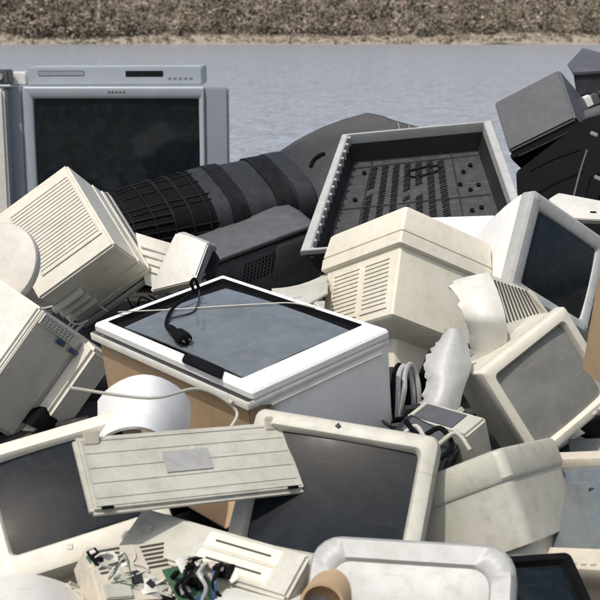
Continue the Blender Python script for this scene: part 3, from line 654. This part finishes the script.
# pale casing peeping out between the white television and the cream monitor
Tl = Matrix.Translation(at(305, 288, 3.5))
v = thing('casing_panel', 'curved pale casing wedged under the left edge of the cream monitor', 'casing panel', Tl)
gr = [[at(272+u*56, 290-16*u+4*math.sin(u*3)+f*(26-6*u), 3.62-.16*f-.05*u) for u in lin(0, 1, 7)] for f in lin(0, 1, 6)]
lb(MB().sheet(gr, .005), 'panel', PUTTY, v)
g = MB(); g.tube([at(276+u*54, 300-16*u+4*math.sin(u*3), 3.53-.05*u) for u in lin(0, 1, 5)], .005, 6); lb(g, 'rib', GREYW, v)

# --- monitor at lower left with blue ports
Md = fr((-.844, 3.799, .789), (.468, .656, -.592), (-.557, -.3, -.774), (-.686, .692, .225), .82)
v = thing('crt_monitor', 'off white monitor at the lower left with two blue sockets on its rear', 'monitor', Md, GM)
dX, dY, dZ = .37*.82, .34, .30
g = MB(); g.box(0, dX*.98, 0, dY, 0, dZ, .007); g.build('casing', OFFW, v)
g = MB().box(.012, dX*.60, .004, dY-.01, -.008, .004, .003); g.build('rear_panel', BEIGE, v)
MB().box(dX*.66, dX*1.02, .002, dY-.02, -.05, .005, .010, 0, None, 2, (.9, .95)).build('rear_bump', BEIGE, v)
grille(v, (.012+.012, .010, -.0085), (1, 0, 0), (0, 1, 0), (0, 0, -1), .13, .024, 3, OFFW, SLOTP, 9, .6, .006)
for k, (px, py) in enumerate(((60, 342), (72.5, 351))):
    zl = Md.to_3x3() @ Vector((0, 0, 1)); q = Md.inverted() @ onplane(px, py, Md.translation-zl*.01, zl)
    c = MB().box(q.x-.022, q.x+.022, q.y-.009, q.y+.009, -.013, -.006, .003).build('socket', METAL, v)
    MB().box(q.x-.017, q.x+.017, q.y-.006, q.y+.006, -.016, -.012, .002).build('insert', BLUE, c)
for x_, y_ in ((-.0, .02), (0, .09)): pass
MB().loft([[Vector((-.001-z, .10+.008*math.cos(a), .10+.008*math.sin(a))) for a in lin(0, 5.8, 12)] for z in (-.002, .001)]).build('screw_cap', PUTTY, v)

# --- grey screen monitor lower right
Mo = fr((.645, 3.064, .514), (.768, .437, .469), (-.532, .025, .847), (.358, -.899, .252), .9)
oW, oH = .323*.9, .306*.9
crt(Mo @ Matrix.Translation((oW/2, oH/2, 0)), 'small beige monitor at the lower right tilted with a dusty grey screen', GM, oW, oH, .30, BEIGE, BEIGE, GLASSL, .05, (.03, .03), .0, (.6, .6), .006, .012)

# --- broken casing pieces between cream and grey-screen monitors
rj = random.Random(5)
Tl = Matrix.Translation(at(482, 320, 3.0))
v = thing('broken_casing', 'broken white casing shard with a torn left edge curving down beside the cream monitor', 'casing shard', Tl)
rows = [(470, 279, 487, 275), (455, 284, 492, 283), (454, 291, 496, 292), (459, 298, 499, 301), (463, 306, 502, 311), (466, 316, 504, 320), (468, 327, 506, 330), (470, 339, 505, 341), (473, 352, 502, 352), (470, 366, 497, 366), (474, 382, 492, 382)]
gr = []
def dense(rows, n):
    out = []
    for i in range(len(rows)-1):
        for k in range(n): out.append(tuple(rows[i][c]+(rows[i+1][c]-rows[i][c])*k/n for c in range(4)))
    return out+[rows[-1]]
rows = dense(rows, 3)
for k, (x0, y0, x1, y1) in enumerate(rows):
    f = k/(len(rows)-1); wk = .55*globals().get('wk', 0)+rj.gauss(0, 1.1); jx = (wk-(4.5 if rj.random() < .12 else 0))*(1 if f > .12 else .4)
    gr.append([at(x0+(x1-x0)*u+jx*(1 if u == 0 else .25 if u < .1 else 0), y0+(y1-y0)*u, 3.10-.11*math.sin(min(1, f*1.7)*1.57)+.16*max(0, f-.5)-.03*math.sin(u*2.6)) for u in (0, .08, .2, .4, .6, .8, 1)])
lb(MB().sheet(gr, .008), 'shard', OFFW, v, 60)
g = MB()
for x, y in ((465, 360), (463, 371), (470, 352)): g.box(-.012, .01, -.006, .006, -.012, .006, .003, 0, Matrix.Translation(at(x, y, 2.98)) @ Matrix.Rotation(.6+.2*x % 1, 4, 'Y'))
lb(g, 'snapped_clip', GREYW, v)
Tl = Matrix.Translation(at(447, 370, 2.92))
v = thing('broken_casing', 'grey white casing shard with a jagged rim standing below the cream monitor', 'casing shard', Tl)
rows = [(449, 329, 458, 331), (443, 337, 463, 338), (436, 345, 466, 348), (430, 354, 468, 357), (427, 363, 469, 366), (424, 372, 467, 375), (429, 380, 463, 384), (428, 392, 460, 394), (420, 404, 458, 404), (418, 425, 456, 425), (414, 450, 452, 450), (410, 480, 448, 480)]
gr = []
rows = dense(rows, 3)
for k, (x0, y0, x1, y1) in enumerate(rows):
    wk = .55*wk+rj.gauss(0, 1.2); jx = wk+(5 if rj.random() < .14 else 0)
    gr.append([at(x0+(x1-x0)*u+jx*(1 if u == 0 else .25 if u < .1 else 0), y0+(y1-y0)*u, 2.98-.03*math.sin(u*3.1)-.004*k) for u in (0, .08, .2, .4, .6, .8, 1)])
lb(MB().sheet(gr, .008), 'shard', GREYW, v, 60)
Tl = Matrix.Translation(at(518, 305, 3.12))
v = thing('vented_casing', 'beige casing piece with slanted vent slots between the torn shard and the black screen', 'casing shard', Tl)
ca_, cb_, cd_ = at(487, 272, 3.13), at(527, 289, 3.13), at(505, 338, 3.05)
cc_ = onplane(545, 318, ca_, (cb_-ca_).cross(cd_-ca_).normalized())
nn_ = (cb_-ca_).cross(cd_-ca_).normalized(); nn_ = nn_ if nn_.dot(CAM-ca_) > 0 else -nn_
lb(MB().hull([ca_, cb_, cc_, cd_]+[p-nn_*.03 for p in (ca_, cb_, cc_, cd_)], .003), 'panel', PUTTY, v)
lb(MB().hull([p+nn_*.001 for p in (cb_, cc_)]+[at(534, 292, 3.14), at(552, 318, 3.06)]+[p-nn_*.04 for p in (cb_, cc_)]+[at(534, 292, 3.2), at(552, 318, 3.12)], .003), 'side_wall', BEIGE, v)
lb(MB().hull([at(500, 336, 3.06), at(545, 318, 3.06), at(555, 330, 2.98), at(505, 372, 2.98), at(500, 336, 3.12), at(545, 318, 3.12), at(555, 330, 3.1), at(505, 372, 3.1)], .003), 'lower_wall', PUTTY, v)
g = MB()
for k in range(11):
    f = .06+k*.085; a = (ca_*(1-f)+cb_*f)*.9+(cd_*(1-f)+cc_*f)*.1; b_ = (ca_*(1-f)+cb_*f)*.2+(cd_*(1-f)+cc_*f)*.8; g.tube([a+nn_*.0012, b_+nn_*.0012], .0024, 6, 0, 0)
lb(g, 'vent_slots', SLOT, v)

# --- cables bundled beside the white television
for k, (dx, m, lab) in enumerate(((0, GREYW, 'pale grey cable loop dangling right beside the white television'), (6, METAL, 'dull silver cable loop outermost beside the white television'), (-5, BLACK, 'black cable loop innermost beside the white television'))):
    P = [at(396+dx*.3, 420, 2.86), at(398+dx, 392, 2.84), at(399+dx, 374, 2.86), at(404+dx, 366-abs(dx)*.3, 2.88), at(410+dx, 374, 2.9), at(413+dx, 392, 2.9), at(414+dx, 420, 2.92)]
    tag(MB().tube(P, .0065 if k < 2 else .005, 8).build('cable', m), lab, 'cable', 'cable loops beside the white television')

# --- cardboard box at the right edge
Mp = fr((.653, 2.661, .895), (.407, -.865, -.294), (.025, -.311, .95), (-.913, -.394, -.105), .98)
v = thing('cardboard_box', 'tan cardboard box standing at the right edge in front of the white monitor', 'cardboard box', Mp)
MB().box(-.010, .26, 0, .25, -.25, 0, .004).build('carton', CARD, v)
MB().box(.002, .25, .249, .253, -.13, -.004, .001).build('flap', CARD, v)
MB().box(.11, .15, -.001, .249, -.003, .0008, 0).build('packing_tape', mat('brown_tape', (.40, .27, .13), .25, .05, .1, bump=0), v)

# ================================================================== foreground (behind the printed band of the photograph: continued heap)
Tl = Matrix.Translation(at(145, 395, 2.62))
v = thing('casing_panel', 'rounded white casing half showing just below the lower left monitor', 'casing panel', Tl)
gr = [[at(100+u*88-f*10+4*math.sin(f*3), 402-25*math.sin(u*3.14)**.7+f*52, 2.62-.20*f-.13*math.sin(u*3.14)) for u in lin(0, 1, 13)] for f in lin(0, 1, 8)]
lb(MB().sheet(gr, .006), 'panel', WHITE, v, 60)
crt(pose(70, 490, 2.32, 28, 38, -14), 'beige monitor low on the left staring upward with a black screen', GM, .34, .30, .32, BEIGE, BEIGE, GLASSD, rear=(.62, .66))
crt(pose(330, 500, 2.22, -22, 55, 8), 'putty grey monitor low in the middle facing the viewer with a black screen', GM, .36, .31, .34, PUTTY, PUTTY, GLASSD, rear=(.6, .62))
crt(pose(455, 470, 2.42, 148, 12, 30), 'monitor low on the right turned to show its moulded back', GM, .34, .31, .33, PUTTY, PUTTY, GLASSD, rear=(.7, .7))
crt(pose(572, 505, 2.35, -40, 30, -20), 'cream monitor at the lower right edge leaning sideways with a grey screen', GM, .36, .32, .34, CREAM, CREAM2, GLASSG, rear=(.62, .62))
# keyboard, thrown face down
Mk = pose(190, 470, 2.20, 24, 40, 6) @ Matrix.Rotation(math.pi, 4, 'Y')
v = thing('keyboard', 'old keyboard thrown face down across the low monitors with its feet up', 'keyboard', Mk)
MB().box(-.21, .21, -.078, .078, -.022, -.002, .007).build('tray', PUTTY, v)
rk = random.Random(4)
for r_ in range(5):
    x = -.198
    while x < .185:
        if rk.random() > .07: MB().box(x, x+.0165, -.064+r_*.0235, -.045+r_*.0235, -.003, .009, .0025, 0, None, 1).build('key', CREAM2, v)
        x += .02
g = MB()
for y in (-.05, -.02, .01, .04): g.box(-.195, .195, y-.0012, y+.0012, -.0235, -.021, 0)
g.box(-.199, .199, -.067, -.065, -.0238, -.021, 0); g.box(-.199, .199, .0645, .0665, -.0238, -.021, 0); g.box(-.199, -.197, -.066, .066, -.0236, -.021, 0); g.box(.197, .199, -.066, .066, -.0236, -.021, 0)
g.build('moulded_rib', PUTTY, v)
for x in (-.18, .18):
    MB().box(x-.012, x+.012, -.074, -.068, -.026, -.021, .002).build('rubber_foot', BLACK, v)
    M = Matrix.Translation((x, .06, -.022)) @ Matrix.Rotation(.9, 4, 'X'); MB().box(-.015, .015, -.003, .003, -.024, .002, .002, 0, M).build('flip_leg', CREAM2, v)
MB().box(-.035, .055, -.014, .03, -.0246, -.0225, .0004).build('rating_plate', METAL, v)
MB().tube([(-.1, .075, -.012), (-.12, .11, -.02), (-.05, .15, -.04), (.06, .13, -.05), (.2, .17, -.04)], .003, 8).build('lead', PUTTY, v)
# bottom strip: upturned beige unit with slot groups
Ms = pose(142, 572, 2.05, 24, 34, 12)
v = thing('printer', 'upturned beige printer at the bottom left with groups of thin slots', 'printer', Ms)
MB().box(-.09, .09, -.06, .06, -.07, 0, .006).build('casing', CREAM2, v)
for x0, y0, nn2 in ((-.075, .0, 6), (.015, .005, 6), (.02, -.05, 4)):
    Mq = Matrix.Translation((x0, y0, 0)) @ Matrix.Rotation(.12, 4, 'Z'); g = MB()
    for k in range(nn2):
        g.box(0, .052, k*.0085, k*.0085+.0042, -.002, .0008, 0, 0, Mq)
    g.build('vent_slots', SLOT, v)
MB().box(-.078, -.03, -.05, -.022, -.002, .006, .002).build('hatch', PUTTY, v)
MB().box(-.09, .09, -.072, -.058, -.06, -.012, .004).build('front_lip', PUTTY, v)
# circuit board and wires next to it
Ms = pose(196, 590, 2.0, 40, 40, 10)
v = thing('circuit_board', 'green circuit board with black and blue parts among wires at the bottom', 'circuit board', Ms)
MB().box(-.045, .045, -.05, .05, -.002, 0, .0004).build('board', BOARD, v)
for k in range(14):
    x, y = rk.uniform(-.036, .036), rk.uniform(-.04, .04); s_ = rk.uniform(.004, .011); MB().box(x-s_, x+s_, y-s_*.7, y+s_*.7, -.001, rk.uniform(.004, .018), .001).build('component', rk.choice((BLACK, METAL, BLUE, BLACK)), v)
for k in range(5):
    P = [at(180+k*11+rk.uniform(-5, 5), 566+rk.uniform(-3, 4), 2.04), at(186+k*9+rk.uniform(-9, 9), 576+rk.uniform(-3, 4), 1.98), at(178+k*10+rk.uniform(-9, 9), 588, 1.97), at(190+k*8+rk.uniform(-9, 9), 604, 1.98)]
    tag(MB().tube(P, .0035, 8).build('wire', (BLACK, BLACK, GREYW, BLUE, BLACK)[k]), ('black wire looping over the left edge of the circuit board', 'black wire crossing the middle of the circuit board', 'pale wire crossing the circuit board at the bottom', 'blue wire curling over the circuit board', 'black wire at the right edge of the circuit board')[k], 'wire', 'wires round the circuit board')
# white lids along the bottom edge
Tl = Matrix.Translation(at(30, 600, 2.0))
v = thing('casing_panel', 'domed white casing half at the bottom left corner', 'casing panel', Tl)
gr = [[at(-30+u*112, 588-14*math.sin(u*3.14)+f*50+6*u*(1-f), 2.06-.22*f-.06*math.sin(u*3.14)) for u in lin(0, 1, 9)] for f in lin(0, 1, 6)]
lb(MB().sheet(gr, .006), 'panel', OFFW, v, 60)
Tl = Matrix.Translation(at(262, 600, 1.98))
v = thing('plastic_lid', 'flat white plastic lid lying along the bottom edge in the middle', 'lid', Tl)
lb(MB().hull([at(*q) for q in ((214, 594, 1.98), (240, 579, 2.08), (302, 583, 2.08), (310, 630, 1.86), (218, 632, 1.86), (214, 600, 2.0), (240, 586, 2.1), (302, 590, 2.1), (310, 636, 1.9), (218, 638, 1.9))], .005), 'panel', OFFW, v)
# cardboard tube end
a, b_ = at(322, 606, 1.93), at(346, 570, 2.12)
v = thing('cardboard_tube', 'stubby brown cardboard tube at the bottom edge beside the white lid', 'tube', Matrix.Translation(a))
dd = (b_-a).normalized(); e1 = dd.orthogonal().normalized(); e2 = dd.cross(e1)
ring = lambda p, r: [p+e1*(r*math.cos(q))+e2*(r*math.sin(q)) for q in lin(0, 2*math.pi*27/28, 28)]
lb(MB().loft([ring(a+dd*.05, .033), ring(a, .033), ring(a, .038), ring(b_, .038), ring(b_, .033), ring(b_-dd*.05, .033)], True, True), 'tube_wall', CARD, v)
# pale rounded set at the bottom
Ms = pose(405, 620, 1.93, -12, 52, -6)
v = thing('crt_monitor', 'pale grey monitor at the bottom edge with a smooth rounded white rim', 'monitor', Ms, GM)
MB().loft([rr(.30, .22, .05, -.2), rr(.34, .26, .05, -.05), rr(.345, .265, .05, -.01), rr(.33, .25, .045, .004), rr(.27, .19, .03, .004), rr(.26, .18, .03, -.006)], True, False).build('casing', GREYW, v, sharp=60)
MB().loft([rr(.262, .182, .03, -.0055), rr(.2, .14, .03, -.002), rr(.1, .07, .02, 0)], False, True).build('screen', GREYW, v)
Ms = pose(546, 600, 2.02, 14, 30, 4)
v = thing('crt_monitor', 'black monitor at the lower right corner with a glossy dark screen', 'monitor', Ms, GM)
MB().loft([rr(.13, .15, .02, -.16), rr(.17, .19, .015, -.04), rr(.17, .19, .012, -.004), rr(.16, .18, .01, 0), rr(.14, .16, .008, 0), rr(.13, .15, .006, -.012)], True, False).build('casing', BLACK, v)
MB().loft([rr(.131, .151, .006, -.0118), rr(.08, .1, .006, -.006), rr(.01, .02, .002, -.005)], False, True).build('screen', GLASSD, v)
# desktop computer case low between the keyboard and the middle monitor
Ms = pose(225, 535, 2.12, -30, 30, 4)
v = thing('desktop_computer', 'flat grey beige desktop computer with two drive slots under the keyboard', 'computer', Ms)
MB().box(-.17, .17, -.09, .0, -.3, 0, .005).build('casing', BEIGE, v)
MB().box(-.172, .172, -.092, .002, -.002, .014, .006).build('front_panel', PUTTY, v)
for k in range(2):
    d = MB().box(-.02, .13, -.042-.038*k, -.008-.038*k, .010, .0165, .002).build('drive_bay', CREAM, v)
    MB().box(.0, .11, -.027-.038*k, -.023-.038*k, .0155, .0172, 0).build('drive_slot', SLOT, d)
MB().box(-.15, -.125, -.05, -.03, .012, .018, .002).build('power_button', PUTTY, v)
rc_ = random.Random(21)
for pts_, m, r, lab in (
    ([(405, 420), (420, 436), (440, 428), (452, 445), (438, 458), (415, 448), (402, 462)], BLACK, .006, 'black cord coiled in the gap below the cable loops'),
    ([(398, 440), (416, 426), (432, 447), (455, 433), (470, 450)], PUTTY, .005, 'pale cord lying across the black coil below the cable loops'),
    ([(20, 452), (70, 438), (110, 446), (150, 436)], BLACK, .0055, 'black cord trailing across the top of the low left monitor')):
    P = [at(x, y, 2.58-.0024*(y-420)+rc_.uniform(-.03, .03)) for x, y in pts_]
    tag(MB().tube(P, r, 8).build('cord', m), lab, 'cord')
for px, py, z, sx, sy, sz, m, nm, lab in (
    (425, 446, 2.64, .07, .05, .03, CHAR, 'power_supply', 'black power supply brick in the gap below the cable loops'),
    (392, 458, 2.6, .05, .06, .02, METAL, 'disk_drive', 'dull metal disk drive beside the black power supply brick'),
    (448, 436, 2.7, .09, .04, .05, PUTTY, 'speaker', 'small putty coloured computer speaker under the jagged grey shard')):
    M = pose(px, py, z, rc_.uniform(-50, 50), rc_.uniform(5, 45), rc_.uniform(-20, 20)); v = thing(nm, lab, nm.replace('_', ' '), M)
    MB().box(-sx, sx, -sy, sy, -sz, sz, .006).build('case', m, v)
    MB().box(-sx*.8, sx*.5, -sy*.7, sy*.7, sz-.002, sz+.002, .001).build('face_plate', OFFW if m is METAL else CHARL, v)
bpy.context.view_layer.update()
# loose chips and shards that have come to rest on the things in front (dropped straight down until they land)
dg = bpy.context.evaluated_depsgraph_get(); rd = random.Random(31); chips = MB(); FR2 = [BLACK, CHAR, PUTTY, OFFW, BOARD, METAL, CREAM2]
def drop(x, y):
    ok, p, nrm, _, ob, _ = S.ray_cast(dg, Vector((x, y, 3)), Vector((0, 0, -1)))
    return (p, nrm) if ok and nrm.z > .55 else None
made = 0
for i in range(900):
    if made >= 130: break
    if i % 8: q = at(rd.uniform(60, 235), rd.uniform(566, 606), 2.04); x, y = q.x, q.y
    else: x, y = rd.uniform(-.62, .62), rd.uniform(1.9, 2.42)
    h_ = drop(x, y)
    if not h_: continue
    p, nrm = h_; t1 = nrm.orthogonal().normalized(); M = Matrix((t1, nrm.cross(t1), nrm)).transposed().to_4x4(); M.translation = p
    M = M @ Matrix.Rotation(rd.uniform(0, 6.3), 4, 'Z'); k = rd.random(); mi = rd.choices(range(7), (3, 2, 4, 4, 1, 2, 5))[0]; made += 1
    sc_ = .8 if i % 8 else .5
    if k < .45:
        a, c = sc_*rd.uniform(.005, .02), sc_*rd.uniform(.004, .012); chips.box(-a, a, -c, c, -.001, rd.choice((.0015, .003, .006)), .0006, mi, M @ Matrix.Rotation(rd.uniform(-.12, .12), 4, 'X'), 1)
    elif k < .85:
        a = sc_*rd.uniform(.008, .026); g = [[M @ Vector((a*(u-.5)*2+rd.uniform(-.3, .3)*a*.5, a*(v_-.5)*1.4+rd.uniform(-.3, .3)*a*.5, a*.35*math.cos((u-.5)*3)-a*.06)) for u in (0, .3, .7, 1)] for v_ in (0, .4, 1)]
        chips.sheet(g, .002, mi)
    elif i % 3 == 0:
        chips.tube([M @ Vector((rd.uniform(-.045, .045), rd.uniform(-.04, .04), rd.uniform(.001, .012))) for _ in range(5)], rd.choice((.0013, .002)), 6, rd.choice((0, 0, 3, 4)), 5)
o = chips.build('plastic_chips', FR2); o['kind'] = 'stuff'; o['label'] = 'small broken chips of plastic and wire scattered over the front of the heap'
